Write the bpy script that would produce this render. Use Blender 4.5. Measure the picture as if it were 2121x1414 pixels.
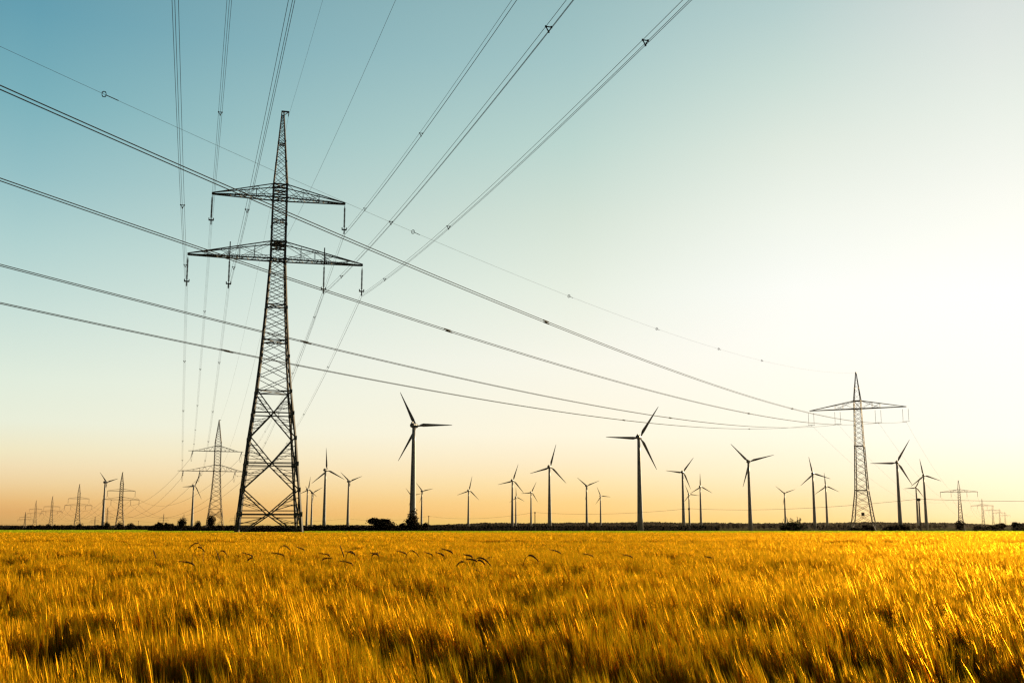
import bpy, math, random
import numpy as np
from mathutils import Vector, Matrix

# ------------------------------------------------------------ camera, sky, sun
for o in list(bpy.data.objects): bpy.data.objects.remove(o)
S = bpy.context.scene
col = S.collection
PW, PH, FPX, HZ, CAMZ = 2121.0, 1414.0, 2300.0, 1090.0, 1.7
TH = math.atan((HZ - PH/2)/FPX)
cam_d = bpy.data.cameras.new('camera'); cam = bpy.data.objects.new('camera', cam_d); col.objects.link(cam)
cam.location = (0, 0, CAMZ); cam.rotation_euler = (math.pi/2 + TH, 0, 0)
cam_d.sensor_width = 36.0; cam_d.lens = 36.0*FPX/PW; cam_d.clip_start = 0.1; cam_d.clip_end = 30000
S.camera = cam
S.view_settings.view_transform = 'Standard'; S.view_settings.look = 'None'
S.view_settings.exposure = 0.75; S.view_settings.gamma = 1.0

SUN_AZ, SUN_EL = math.radians(47), math.radians(11)
sun_vec = Vector((math.sin(SUN_AZ)*math.cos(SUN_EL), math.cos(SUN_AZ)*math.cos(SUN_EL), math.sin(SUN_EL)))
sd = bpy.data.lights.new('sun', 'SUN'); sd.energy = 5.0; sd.angle = math.radians(0.5); sd.color = (1.0, 0.77, 0.45)
sun = bpy.data.objects.new('sun', sd); col.objects.link(sun)
sun.rotation_euler = sun_vec.to_track_quat('Z', 'Y').to_euler(); sun.location = (60, 60, 60)

def ray(px, py):
    a, b = (px - PW/2)/FPX, -(py - PH/2)/FPX
    return Vector((a, math.cos(TH) - math.sin(TH)*b, math.sin(TH) + math.cos(TH)*b))
def at_depth(px, py, Y):                 # the point where the line of sight meets the vertical plane y = Y
    d = ray(px, py); return Vector((d.x*Y/d.y, Y, CAMZ + d.z*Y/d.y))
def lin(c):
    return tuple(((v/255)/12.92 if v/255 <= .04045 else ((v/255 + .055)/1.055)**2.4) for v in c) + (1,)

W = bpy.data.worlds.new('World'); S.world = W; W.use_nodes = True
nt = W.node_tree; nt.nodes.clear(); N = nt.nodes.new; L = nt.links.new
def math_node(tree, op, a=None, b=None, clamp=False):
    m = tree.nodes.new('ShaderNodeMath'); m.operation = op; m.use_clamp = clamp
    for i, v in enumerate((a, b)):
        if v is None: continue
        if isinstance(v, (int, float)): m.inputs[i].default_value = v
        else: tree.links.new(v, m.inputs[i])
    return m.outputs[0]
tc = N('ShaderNodeTexCoord'); sep = N('ShaderNodeSeparateXYZ'); L(tc.outputs['Generated'], sep.inputs[0])
fz = math_node(nt, 'MULTIPLY', sep.outputs[2], 1.0)
fac = math_node(nt, 'POWER', math_node(nt, 'MAXIMUM', fz, 0.0), 0.5, True)      # more stops near the horizon
flat = N('ShaderNodeCombineXYZ'); L(sep.outputs[0], flat.inputs[0]); L(sep.outputs[1], flat.inputs[1])
nrm = N('ShaderNodeVectorMath'); nrm.operation = 'NORMALIZE'; L(flat.outputs[0], nrm.inputs[0])
dot = N('ShaderNodeVectorMath'); dot.operation = 'DOT_PRODUCT'; L(nrm.outputs[0], dot.inputs[0])
dot.inputs[1].default_value = (math.sin(SUN_AZ), math.cos(SUN_AZ), 0)
t = dot.outputs['Value']
def ramp(px, stops, zen):
    r = N('ShaderNodeValToRGB'); e = r.color_ramp.elements
    pts = []
    for py, c in stops:
        d = ray(px, py).normalized(); pts.append((math.sqrt(max(d.z, 0)), lin(c)))
    pts.append((0.92, lin(zen))); pts.sort()
    while len(e) > 1: e.remove(e[-1])
    e[0].position = pts[0][0]; e[0].color = pts[0][1]
    for p, c in pts[1:]:
        q = e.new(p); q.color = c
    L(fac, r.inputs[0]); return r.outputs[0]
SKY_L = [(10,(100,159,176)),(200,(123,177,187)),(350,(148,192,197)),(490,(175,209,207)),(640,(202,224,216)),(780,(226,237,221)),(870,(235,239,218)),
         (930,(242,232,196)),(965,(243,222,180)),(1000,(240,209,157)),(1020,(237,198,138)),(1040,(233,184,117)),(1058,(225,171,103)),(1086,(208,163,94))]
SKY_C = [(10,(152,188,190)),(120,(163,197,197)),(300,(188,214,206)),(450,(212,226,213)),(600,(232,239,225)),(750,(249,247,233)),(900,(255,246,222)),
         (950,(254,237,202)),(1000,(254,226,170)),(1040,(254,211,136)),(1065,(253,201,118)),(1086,(240,203,108))]
SKY_M = [(10,(180,206,204)),(150,(200,220,212)),(300,(223,233,222)),(450,(240,245,235)),(600,(252,253,247)),(700,(255,253,245)),(900,(255,250,230)),
         (980,(255,240,205)),(1040,(254,222,160)),(1070,(253,212,138)),(1086,(244,210,125))]
SKY_R = [(10,(214,223,219)),(200,(228,236,228)),(400,(246,248,240)),(500,(253,254,246)),(600,(255,255,252)),(900,(255,254,242)),
         (1000,(255,246,214)),(1050,(255,232,190)),(1086,(248,220,155))]
SKY_B = [(10,(44,62,72)),(490,(56,66,70)),(900,(62,62,60)),(1086,(60,52,46))]  # unseen sky behind the camera, made darker so silhouettes stay dark
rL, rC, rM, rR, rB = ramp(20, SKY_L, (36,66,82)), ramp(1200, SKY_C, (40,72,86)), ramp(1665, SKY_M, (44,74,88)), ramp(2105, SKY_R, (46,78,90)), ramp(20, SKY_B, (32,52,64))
def mixc(tree, f, a, b):
    m = tree.nodes.new('ShaderNodeMix'); m.data_type = 'RGBA'
    if isinstance(f, (int, float)): m.inputs[0].default_value = f
    else: tree.links.new(f, m.inputs[0])
    for s, v in ((6, a), (7, b)):
        if isinstance(v, tuple): m.inputs[s].default_value = v
        else: tree.links.new(v, m.inputs[s])
    return m.outputs[2]
def maprange(tree, v, a, b):
    m = tree.nodes.new('ShaderNodeMapRange'); m.clamp = True
    tree.links.new(v, m.inputs[0]); m.inputs[1].default_value = a; m.inputs[2].default_value = b; return m.outputs[0]
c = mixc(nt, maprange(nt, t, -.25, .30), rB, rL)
c = mixc(nt, maprange(nt, t, .32, .724), c, rC)
c = mixc(nt, maprange(nt, t, .724, .845), c, rM)
c = mixc(nt, maprange(nt, t, .845, .923), c, rR)
nish = N('ShaderNodeTexSky'); nish.sky_type = 'NISHITA'; nish.sun_disc = False
nish.sun_elevation = SUN_EL; nish.sun_rotation = SUN_AZ; nish.dust_density = 2.0
nscale = N('ShaderNodeVectorMath'); nscale.operation = 'SCALE'; L(nish.outputs[0], nscale.inputs[0]); nscale.inputs[3].default_value = 0.10
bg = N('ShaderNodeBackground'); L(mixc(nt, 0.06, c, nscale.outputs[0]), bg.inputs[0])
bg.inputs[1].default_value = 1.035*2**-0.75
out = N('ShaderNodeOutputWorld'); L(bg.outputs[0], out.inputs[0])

# ------------------------------------------------------------ helpers
random.seed(7); rng = np.random.default_rng(11)
class MB:
    def __init__(s): s.v = []; s.f = []; s.m = []
    def add(s, vs, fs, mi=0):
        o = len(s.v); s.v += [tuple(v) for v in vs]; s.f += [tuple(i + o for i in f) for f in fs]; s.m += [mi]*len(fs)
    def bar(s, p, q, r, r2=None, mi=0):
        p, q = Vector(p), Vector(q); r2 = r if r2 is None else r2
        d = (q - p)
        if d.length < 1e-6: return
        d.normalize(); u = d.cross(Vector((0,0,1)))
        if u.length < .05: u = Vector((1,0,0))
        u.normalize(); w = d.cross(u)
        vs = [p + (u*a + w*b)*r for a, b in ((1,1),(-1,1),(-1,-1),(1,-1))] + [q + (u*a + w*b)*r2 for a, b in ((1,1),(-1,1),(-1,-1),(1,-1))]
        s.add(vs, [(0,1,5,4),(1,2,6,5),(2,3,7,6),(3,0,4,7),(3,2,1,0),(4,5,6,7)], mi)
    def box(s, c, h, rot=None):
        c = Vector(c); vs = []
        for z in (-1,1):
            for x, y in ((-1,-1),(1,-1),(1,1),(-1,1)):
                v = Vector((x*h[0], y*h[1], z*h[2])); vs.append(c + (rot @ v if rot else v))
        s.add(vs, [(3,2,1,0),(4,5,6,7),(0,1,5,4),(1,2,6,5),(2,3,7,6),(3,0,4,7)])
    def tube(s, pts, r, n=5, mi=0):
        rs = r if isinstance(r, (list, tuple)) else [r]*len(pts)
        pts = [Vector(p) for p in pts]; vs = []; fs = []
        for i, p in enumerate(pts):
            d = (pts[min(i+1, len(pts)-1)] - pts[max(i-1, 0)]).normalized()
            u = d.cross(Vector((0,0,1)))
            if u.length < .05: u = d.cross(Vector((1,0,0)))
            u.normalize(); w = u.cross(d)
            vs += [p + (u*math.cos(2*math.pi*k/n) + w*math.sin(2*math.pi*k/n))*rs[i] for k in range(n)]
        for i in range(len(pts)-1):
            for k in range(n): fs.append((i*n+k, i*n+(k+1)%n, (i+1)*n+(k+1)%n, (i+1)*n+k))
        fs += [tuple(range(n))[::-1], tuple((len(pts)-1)*n + k for k in range(n))]
        s.add(vs, fs, mi)
    def build(s, name, mats, parent=None, loc=None, smooth=False):
        me = bpy.data.meshes.new(name); me.from_pydata(s.v, [], s.f)
        for m in (mats if isinstance(mats, list) else [mats]): me.materials.append(m)
        if any(s.m): me.polygons.foreach_set('material_index', s.m)
        if smooth: me.polygons.foreach_set('use_smooth', [True]*len(s.f))
        o = bpy.data.objects.new(name, me); col.objects.link(o)
        if parent: o.parent = parent
        if loc: o.location = loc
        return o
def tag(o, label=None, cat=None, group=None, kind=None):
    for k, v in (('label', label), ('category', cat), ('group', group), ('kind', kind)):
        if v: o[k] = v
    return o
def empty(name, loc, rz=0, label=None, cat=None, group=None):
    o = bpy.data.objects.new(name, None); col.objects.link(o); o.location = loc; o.rotation_euler = (0, 0, rz)
    o.empty_display_size = .5
    return tag(o, label, cat, group)
def copy_tree(o, parent=None):
    kids = [c for c in bpy.data.objects if c.parent == o]
    c = o.copy(); col.objects.link(c)
    if parent: c.parent = parent
    for k in kids: copy_tree(k, c)
    return c

def mat(name, rgb, rough=.7, spec=.3, metal=0, var=0, vscale=1.0, var_rgb=None, transl=0, obj_var=0, bump=0, bscale=20):
    m = bpy.data.materials.new(name); m.use_nodes = True; T = m.node_tree; b = T.nodes['Principled BSDF']
    b.inputs['Roughness'].default_value = rough; b.inputs['Metallic'].default_value = metal
    b.inputs['Specular IOR Level'].default_value = spec
    c = tuple(rgb) + (1,)
    src = None
    if var_rgb:
        n = T.nodes.new('ShaderNodeTexNoise'); n.inputs['Scale'].default_value = vscale; n.inputs['Detail'].default_value = 4
        g = T.nodes.new('ShaderNodeTexCoord'); T.links.new(g.outputs['Object'], n.inputs['Vector'])
        src = mixc(T, maprange(T, n.outputs[0], .5 - .5*max(.1, 1 - var), .5 + .5*max(.1, 1 - var)), c, tuple(var_rgb) + (1,))
    if obj_var:
        oi = T.nodes.new('ShaderNodeObjectInfo')
        hs = T.nodes.new('ShaderNodeHueSaturation')
        T.links.new(math_node(T, 'ADD', math_node(T, 'MULTIPLY', oi.outputs['Random'], obj_var), 1 - obj_var/2), hs.inputs['Value'])
        T.links.new(math_node(T, 'ADD', math_node(T, 'MULTIPLY', oi.outputs['Random'], obj_var*.05), .5 - obj_var*.025), hs.inputs['Hue'])
        if src: T.links.new(src, hs.inputs['Color'])
        else: hs.inputs['Color'].default_value = c
        src = hs.outputs[0]
    if src: T.links.new(src, b.inputs['Base Color'])
    else: b.inputs['Base Color'].default_value = c
    if bump:
        n = T.nodes.new('ShaderNodeTexNoise'); n.inputs['Scale'].default_value = bscale
        bp = T.nodes.new('ShaderNodeBump'); bp.inputs['Strength'].default_value = bump; T.links.new(n.outputs[0], bp.inputs['Height']); T.links.new(bp.outputs[0], b.inputs['Normal'])
    if transl:
        tr = T.nodes.new('ShaderNodeBsdfTranslucent'); mx = T.nodes.new('ShaderNodeMixShader'); mx.inputs[0].default_value = transl
        if src: T.links.new(src, tr.inputs[0])
        else: tr.inputs[0].default_value = c
        T.links.new(b.outputs[0], mx.inputs[1]); T.links.new(tr.outputs[0], mx.inputs[2])
        T.links.new(mx.outputs[0], T.nodes['Material Output'].inputs['Surface'])
    return m
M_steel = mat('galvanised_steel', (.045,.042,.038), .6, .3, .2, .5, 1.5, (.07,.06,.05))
M_steel_far = mat('brown_steel', (.10,.07,.04), .6, .4, .2, .5, .5, (.15,.10,.05))  # lighter, browner steel for every pylon but the tall one
M_wire = mat('aluminium_wire', (.014,.013,.010), .8, .06, 0, .4, 3, (.026,.024,.018))
M_insul = mat('brown_porcelain', (.035,.02,.015), .3, .5, 0, .4, 4, (.05,.03,.02))
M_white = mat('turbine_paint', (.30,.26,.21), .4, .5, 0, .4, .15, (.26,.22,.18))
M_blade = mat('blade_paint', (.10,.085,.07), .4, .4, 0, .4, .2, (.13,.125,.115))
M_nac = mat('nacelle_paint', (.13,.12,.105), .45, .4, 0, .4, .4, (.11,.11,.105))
M_leaf = mat('leaf', (.022,.015,.007), .9, 0, 0, .4, .8, (.014,.012,.006), .12)
M_leaf2 = mat('willow_leaf', (.035,.045,.012), .8, .05, 0, .4, .8, (.02,.026,.009), .2)
M_bark = mat('bark', (.06,.045,.035), .9, .1, 0, .4, 6, (.035,.028,.02), bump=.3)
M_core = mat('twig_mass', (.018,.011,.007), .95, 0, 0, .5, 1, (.010,.007,.005))
M_forest = mat('forest_canopy', (.026,.013,.006), .9, 0, 0, .4, .02, (.015,.009,.005), .05)
M_wood = mat('pole_wood', (.05,.04,.03), .85, .1, 0, .5, 5, (.03,.025,.02))
def barley_mat(name, ca, cb, glow, k):
    m = bpy.data.materials.new(name); m.use_nodes = True; T = m.node_tree; T.nodes.remove(T.nodes['Principled BSDF'])
    oi = T.nodes.new('ShaderNodeObjectInfo'); c = mixc(T, oi.outputs['Random'], ca + (1,), cb + (1,))
    g = T.nodes.new('ShaderNodeNewGeometry'); c = mixc(T, math_node(T, 'MULTIPLY', g.outputs['Random Per Island'], .75), c, tuple(v*.25 for v in cb) + (1,))
    d = T.nodes.new('ShaderNodeBsdfDiffuse'); t_ = T.nodes.new('ShaderNodeBsdfTranslucent'); r = T.nodes.new('ShaderNodeBsdfRefraction'); gl = T.nodes.new('ShaderNodeBsdfGlossy')
    for n_ in (d, t_): T.links.new(c, n_.inputs['Color'])
    r.inputs['Color'].default_value = glow + (1,); r.inputs['Roughness'].default_value = .5; r.inputs['IOR'].default_value = 1.42
    gl.inputs['Color'].default_value = glow + (1,); gl.inputs['Roughness'].default_value = .4
    o = d.outputs[0]
    for w, n_ in ((.5, t_), (k, r), (.12, gl)):
        mx = T.nodes.new('ShaderNodeMixShader'); mx.inputs[0].default_value = w; T.links.new(o, mx.inputs[1]); T.links.new(n_.outputs[0], mx.inputs[2]); o = mx.outputs[0]
    T.links.new(o, T.nodes['Material Output'].inputs['Surface']); return m
M_ear = barley_mat('barley_ear', (.55,.39,.005), (.49,.385,.007), (1.0,.47,.014), .34)
M_stem = barley_mat('barley_stem', (.16,.16,.006), (.24,.17,.006), (.5,.4,.02), .15)
M_bleaf = barley_mat('barley_leaf', (.09,.13,.005), (.22,.18,.008), (.5,.5,.02), .2)
M_rye = mat('dark_rye', (.07,.03,.008), .7, .1, 0, .4, 8, (.11,.05,.012))
M_gcrop = barley_mat('green_crop_leaf', (.38,.42,.008), (.30,.38,.006), (.7,.8,.03), .3)
M_green = mat('green_crop', (.12,.16,.01), .8, .1, 0, .4, .05, (.24,.24,.02), .2, bump=.4, bscale=3)

# ------------------------------------------------------------ ground
def gz(x, y):
    r = math.hypot(x, y)
    if r < 260: return 0.0
    if r < 450: return -2.0*(r - 260)/190
    return -2.0
def ground():
    rs = [0, 3, 8, 20, 50, 100, 180, 260, 300, 350, 400, 450, 600, 900, 1400, 2200, 3500, 4500, 6000]
    n = 96; vs = [(0,0,0)]; fs = []
    for r in rs[1:]:
        for k in range(n):
            a = 2*math.pi*k/n; vs.append((r*math.cos(a), r*math.sin(a), gz(r, 0)))
    for k in range(n): fs.append((0, 1+k, 1+(k+1)%n))
    for i in range(len(rs)-2):
        for k in range(n):
            a = 1+i*n; fs.append((a+k, a+n+k, a+n+(k+1)%n, a+(k+1)%n))
    m = bpy.data.materials.new('field_soil'); m.use_nodes = True; T = m.node_tree; b = T.nodes['Principled BSDF']; b.inputs['Roughness'].default_value = .95
    b.inputs['Specular IOR Level'].default_value = 0
    g = T.nodes.new('ShaderNodeTexCoord')
    n1 = T.nodes.new('ShaderNodeTexNoise'); n1.inputs['Scale'].default_value = 1.2; n1.inputs['Detail'].default_value = 6; T.links.new(g.outputs['Object'], n1.inputs['Vector'])
    n2 = T.nodes.new('ShaderNodeTexNoise'); n2.inputs['Scale'].default_value = .004; n2.inputs['Detail'].default_value = 3; T.links.new(g.outputs['Object'], n2.inputs['Vector'])
    soil = mixc(T, n1.outputs[0], (.035,.022,.012,1), (.075,.045,.022,1))
    far = mixc(T, maprange(T, n2.outputs[0], .42, .58), (.07,.055,.014,1), (.035,.042,.012,1))
    sp = T.nodes.new('ShaderNodeVectorMath'); sp.operation = 'LENGTH'; T.links.new(g.outputs['Object'], sp.inputs[0])
    T.links.new(mixc(T, maprange(T, sp.outputs['Value'], 230, 280), soil, far), b.inputs['Base Color'])
    mb = MB(); mb.add(vs, fs); o = mb.build('ground', m); tag(o, kind='structure')
ground()

# value noise
def make_noise(seed, cell):
    r = np.random.default_rng(seed); g = r.random((512, 512))
    def f(x, y):
        u, v = x/cell + 200, y/cell + 50
        i, j = np.floor(u).astype(int), np.floor(v).astype(int); a, b = u - i, v - j
        a = a*a*(3-2*a); b = b*b*(3-2*b); i %= 511; j %= 511
        return (g[i,j]*(1-a)*(1-b) + g[i+1,j]*a*(1-b) + g[i,j+1]*(1-a)*b + g[i+1,j+1]*a*b)
    return f
nA, nB, nC, nD = make_noise(1, 1.1), make_noise(2, .45), make_noise(3, 3.2), make_noise(4, 14)

# ------------------------------------------------------------ barley (nobody could count it: one object)
def barley_clump(seed, n_ears, radius, thick=1.0, awns=12, stems=True, spread=.15, ears=(.08, .11), awl=(.13, .20)):
    r = random.Random(seed); mb = MB(); cn, cb = r.gauss(.13, .06), r.gauss(0, .09)
    for i in range(n_ears):
        a, q = r.random()*6.283, radius*math.sqrt(r.random())
        bx, by = q*math.cos(a), q*math.sin(a)
        h = r.gauss(.61, .04)
        lx, ly = r.gauss(-.05, .05), r.gauss(0, .05)
        top = Vector((bx + lx, by + ly, h))
        if stems:
            mid = Vector((bx + lx*.3, by + ly*.3, h*.55))
            w = .0028*thick
            mb.bar((bx, by, .05), mid, w, w, 1); mb.bar(mid, top, w, w*.8, 1)
            if r.random() < .8:
                zz = h*r.uniform(.35, .8); p0 = Vector((bx + lx*.5, by + ly*.5, zz)); an = r.random()*6.283
                dd = Vector((math.cos(an), math.sin(an), 0)); sd_ = Vector((-dd.y, dd.x, 0))*.006*thick
                p1 = p0 + dd*.06 + Vector((0,0,.09)); p2 = p0 + dd*.16 + Vector((-.02,0,.05 + r.uniform(-.08,.08)))
                mb.add([p0 - sd_*.6, p0 + sd_*.6, p1 - sd_, p1 + sd_, p2], [(0,1,3,2), (2,3,4)], 2)
        # ear direction nods to the left with the wind
        nod = cn + r.gauss(0, .06)
        d = Vector((-nod, cb + r.gauss(0, .06), 1)).normalized()
        el = r.uniform(*ears); tip = top + d*el
        u = d.cross(Vector((0,1,0))).normalized(); w_ = d.cross(u)
        rr = .0068*thick
        ring = lambda c, k: [c + u*k, c + w_*k*.7, c - u*k, c - w_*k*.7]
        vs = ring(top, rr*.5) + ring(top + d*el*.4, rr) + ring(tip, rr*.45)
        fs = [(j*4+k, j*4+(k+1)%4, (j+1)*4+(k+1)%4, (j+1)*4+k) for j in range(2) for k in range(4)]
        mb.add(vs, fs, 0)
        for k in range(awns):
            tt = r.uniform(.05, 1.0); p0 = top + d*el*tt
            an = r.random()*6.283; side = (u*math.cos(an) + w_*math.sin(an))
            dd = (d + side*r.uniform(.02, spread) + Vector((-.03, 0, 0))).normalized()
            ln = r.uniform(*awl); ww = .0016*thick
            cr = dd.cross(Vector((r.gauss(0,1), r.gauss(0,1), r.gauss(0,.3)))).normalized()*ww
            p0 = p0 + side*rr*.6
            p1 = p0 + dd*ln*.55; p2 = p0 + dd*ln + Vector((-.006, 0, -.003))
            mb.add([p0 - cr, p0 + cr, p1 + cr*.8, p1 - cr*.8, p2], [(0,1,2,3), (3,2,4)], 0)
    return mb
def scatter(name, pts, rots, scls, idxs, sources, label, cat):
    src = bpy.data.collections.new(name + '_pieces')           # holds the plants, not linked to the scene
    for o in sources: src.objects.link(o); col.objects.unlink(o)
    me = bpy.data.meshes.new(name); n = len(pts); me.vertices.add(n); me.vertices.foreach_set('co', pts.astype(np.float32).ravel())
    for nm, ty, data, key in (('rot', 'FLOAT_VECTOR', rots, 'vector'), ('scl', 'FLOAT_VECTOR', scls, 'vector'), ('idx', 'INT', idxs, 'value')):
        a = me.attributes.new(nm, ty, 'POINT'); a.data.foreach_set(key, data.astype(np.int32 if ty == 'INT' else np.float32).ravel())
    o = bpy.data.objects.new(name, me); col.objects.link(o); tag(o, label, cat, kind='stuff')
    ng = bpy.data.node_groups.new(name + '_nodes', 'GeometryNodeTree')
    ng.interface.new_socket('Geometry', in_out='INPUT', socket_type='NodeSocketGeometry'); ng.interface.new_socket('Geometry', in_out='OUTPUT', socket_type='NodeSocketGeometry')
    gi, go = ng.nodes.new('NodeGroupInput'), ng.nodes.new('NodeGroupOutput')
    ci = ng.nodes.new('GeometryNodeCollectionInfo'); ci.inputs['Collection'].default_value = src; ci.inputs['Separate Children'].default_value = True; ci.inputs['Reset Children'].default_value = True
    ip = ng.nodes.new('GeometryNodeInstanceOnPoints'); ip.inputs['Pick Instance'].default_value = True
    def attr(nm, ty):
        a = ng.nodes.new('GeometryNodeInputNamedAttribute'); a.data_type = ty; a.inputs['Name'].default_value = nm; return a.outputs['Attribute']
    e2r = ng.nodes.new('FunctionNodeEulerToRotation'); ng.links.new(attr('rot', 'FLOAT_VECTOR'), e2r.inputs[0])
    ng.links.new(gi.outputs[0], ip.inputs['Points']); ng.links.new(ci.outputs[0], ip.inputs['Instance'])
    ng.links.new(attr('idx', 'INT'), ip.inputs['Instance Index']); ng.links.new(e2r.outputs[0], ip.inputs['Rotation']); ng.links.new(attr('scl', 'FLOAT_VECTOR'), ip.inputs['Scale'])
    ng.links.new(ip.outputs[0], go.inputs[0])
    md = o.modifiers.new('scatter', 'NODES'); md.node_group = ng
    return o
FIELD_END = 152.0
def sector(y0, y1, dens, half=.68):
    a = half*2*(y1**2 - y0**2)/2; n = int(a*dens)
    y = np.sqrt(rng.random(n)*(y1**2 - y0**2) + y0**2); x = (rng.random(n)*2 - 1)*half*y
    return x, y
NV = 6
srcs = []
for k in range(NV): srcs.append(barley_clump(k, 10, .10, 1.0, 12).build('barley_a%d' % k, [M_ear, M_stem, M_bleaf]))
for k in range(4): srcs.append(barley_clump(50+k, 16, .26, 1.7, 9).build('barley_b%d' % k, [M_ear, M_stem, M_bleaf]))
for k in range(4): srcs.append(barley_clump(80+k, 26, .60, 3.2, 5).build('barley_c%d' % k, [M_ear, M_stem, M_bleaf]))
NB = len(srcs)
for k in range(8): srcs.append(barley_clump(120+k, 8, .055, 1.45, 15, spread=.10, ears=(.09, .125), awl=(.16, .24)).build('barley_d%d' % k, [M_ear, M_stem, M_bleaf]))
P_, R_, S_, I_ = [], [], [], []
def place_barley(y0, y1, dens, i0, ni, hs=1.0, amp=1.0, half=.68, wB=.30):
    x, y = sector(y0, y1, dens, half); n = len(x)
    hgt = nA(x*1.0, y*.8)*(.68 - wB) + nB(x*1.2, y*.7)*wB + nC(x*.7, y)*.32
    hgt = np.clip((hgt - .47)*4.2, -1.15, 1)
    lane = np.abs(y - (63 + x*.012)) < 3.2 + 2*nC(x, y)
    lane2 = np.abs(y - (109 + x*.02)) < 3.5
    keep = ~((lane | lane2) & (rng.random(n) < .5)) & (rng.random(n) < np.clip(.70 + .6*hgt, .10, 1))
    x, y, hgt, lane = x[keep], y[keep], hgt[keep], (lane | lane2)[keep]; n = len(x)
    sz = hs*(1 + np.where(hgt > 0, .15, .27)*hgt*amp + .055*rng.standard_normal(n)); sz = np.where(lane, sz*.84, sz)
    lean = -.02 - .06*(nC(x + 90, y + 40) - .5)*2 - .10*(nA(x + 30, y) - .5)*2 + .04*rng.standard_normal(n) - .05*np.clip(x/y/.45, -.6, 1)
    I_.append(rng.integers(0, ni, n) + i0)
    P_.append(np.stack([x, y, np.zeros(n)], 1))
    R_.append(np.stack([.06*rng.standard_normal(n), lean, rng.uniform(-.5, .5, n)], 1))
    w = rng.uniform(.9, 1.15, n); S_.append(np.stack([w, w, sz], 1))
place_barley(2.6, 13, 44, NB, 8, hs=.97, amp=1.25, wB=.46)
place_barley(13, 20, 24, 0, NV, half=.66, wB=.4)
place_barley(13, 20, 14, NB, 8, half=.66, amp=1.1, wB=.4)
place_barley(20, 34, 32, 0, NV, half=.6)
place_barley(34, 70, 14, NV, 4, amp=.8, half=.56)
place_barley(70, FIELD_END, 3.6, NV + 4, 4, amp=.4, half=.55)
scatter('barley_field', np.concatenate(P_), np.concatenate(R_), np.concatenate(S_), np.concatenate(I_), srcs,
        'golden bearded barley swaying across the whole foreground', 'barley')

# the green crop beyond the barley
def green():
    mb = MB(); n = 90; far = []
    for i in range(n+1):
        px = -700 + i*(3600/n)
        tt = min(max((360 - px)/60, 0), 1)
        y1 = 246 + tt*70
        far.append(((px - PW/2)/FPX, y1))
    ys = np.linspace(0, 1, 14)
    for k in range(14):
        for (sx, y1) in far:
            y = FIELD_END + .6 + (y1 - FIELD_END - .6)*ys[k]
            mb.v.append((sx*y*1.02, y, .60 + .05*float(nD(np.array(sx*y), np.array(y))) + .02*random.random()))
    m = n+1
    for k in range(13):
        for i in range(n): mb.f.append((k*m+i, k*m+i+1, (k+1)*m+i+1, (k+1)*m+i)); mb.m.append(0)
    o0 = len(mb.v)
    for edge in (0, 13):
        for i in range(m): v = mb.v[edge*m+i]; mb.v.append((v[0], v[1], -2.2))
        for i in range(n): 
            b = o0 + (0 if edge == 0 else m); mb.f.append((edge*m+i, b+i, b+i+1, edge*m+i+1)); mb.m.append(0)
    tag(mb.build('green_field', M_green), kind='structure')
green()

def green_tufts():
    so = []
    for k in range(3):
        r = random.Random(300 + k); mb = MB()
        for _ in range(40):
            x, y = r.uniform(-.8,.8), r.uniform(-.8,.8); h = r.uniform(.66,.80); a = Vector((x,y,.3)); b = Vector((x + r.gauss(-.04,.06), y + r.gauss(0,.05), h)); w_ = Vector((r.gauss(0,1), r.gauss(0,1), 0)).normalized()*.035
            mb.add([a - w_, a + w_, b + w_*.7, b - w_*.7], [(0,1,2,3)])
        so.append(mb.build('green_tuft', M_gcrop))
    x, y = sector(FIELD_END + .8, 244, 1.0, .56); x2, y2 = sector(240, 314, .9, .56)
    k = (x2/y2) < -.32; x, y = np.concatenate([x, x2[k]]), np.concatenate([y, y2[k]]); n = len(x)
    scatter('green_crop', np.stack([x, y, np.zeros(n)], 1), np.stack([np.zeros(n), np.zeros(n), rng.uniform(0, 6.28, n)], 1), np.stack([np.ones(n), np.ones(n), rng.uniform(.95,1.05,n)], 1), rng.integers(0, 3, n), so, 'strip of fresh green crop beyond the golden barley', 'green crop')
green_tufts()

# ------------------------------------------------------------ trees, bushes, hedges
def leaf_cloud(mb, lobes, n, size, rnd, mi=0):
    tot = sum(l[3]*l[4]*l[5] for l in lobes)
    for (cx, cy, cz, rx, ry, rz) in lobes:
        for _ in range(int(n*rx*ry*rz/tot)):
            while True:
                p = Vector((rnd.uniform(-1,1), rnd.uniform(-1,1), rnd.uniform(-1,1)))
                if p.length <= 1: break
            p = p.normalized()*(p.length**.45)*rnd.uniform(.85, 1.12)
            c = Vector((cx + p.x*rx, cy + p.y*ry, cz + p.z*rz)); s = size*rnd.uniform(.6, 1.5)
            if c.z < .02: continue
            a = Vector((rnd.gauss(0,1), rnd.gauss(0,1), rnd.gauss(0,1))).normalized(); b = a.cross(Vector((rnd.gauss(0,1), rnd.gauss(0,1), rnd.gauss(0,1)))).normalized()
            mb.add([c - a*s, c - b*s*.5, c + a*s, c + b*s*.5], [(0,1,2,3)], mi)
def blob(mb, cx, cy, cz, rx, ry, rz, rnd, mi=0, k=.82, nu=8, nv=5):
    vs = []; fs = []
    for j in range(nv+1):
        ph = math.pi*j/nv
        for i in range(nu):
            a = 2*math.pi*i/nu; q = k*rnd.uniform(.85, 1.12)
            vs.append((cx + rx*q*math.sin(ph)*math.cos(a), cy + ry*q*math.sin(ph)*math.sin(a), max(cz + rz*q*math.cos(ph), 0.01)))
    for j in range(nv):
        for i in range(nu): fs.append((j*nu+i, (j+1)*nu+i, (j+1)*nu+(i+1)%nu, j*nu+(i+1)%nu))
    mb.add(vs, fs, mi)
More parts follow.
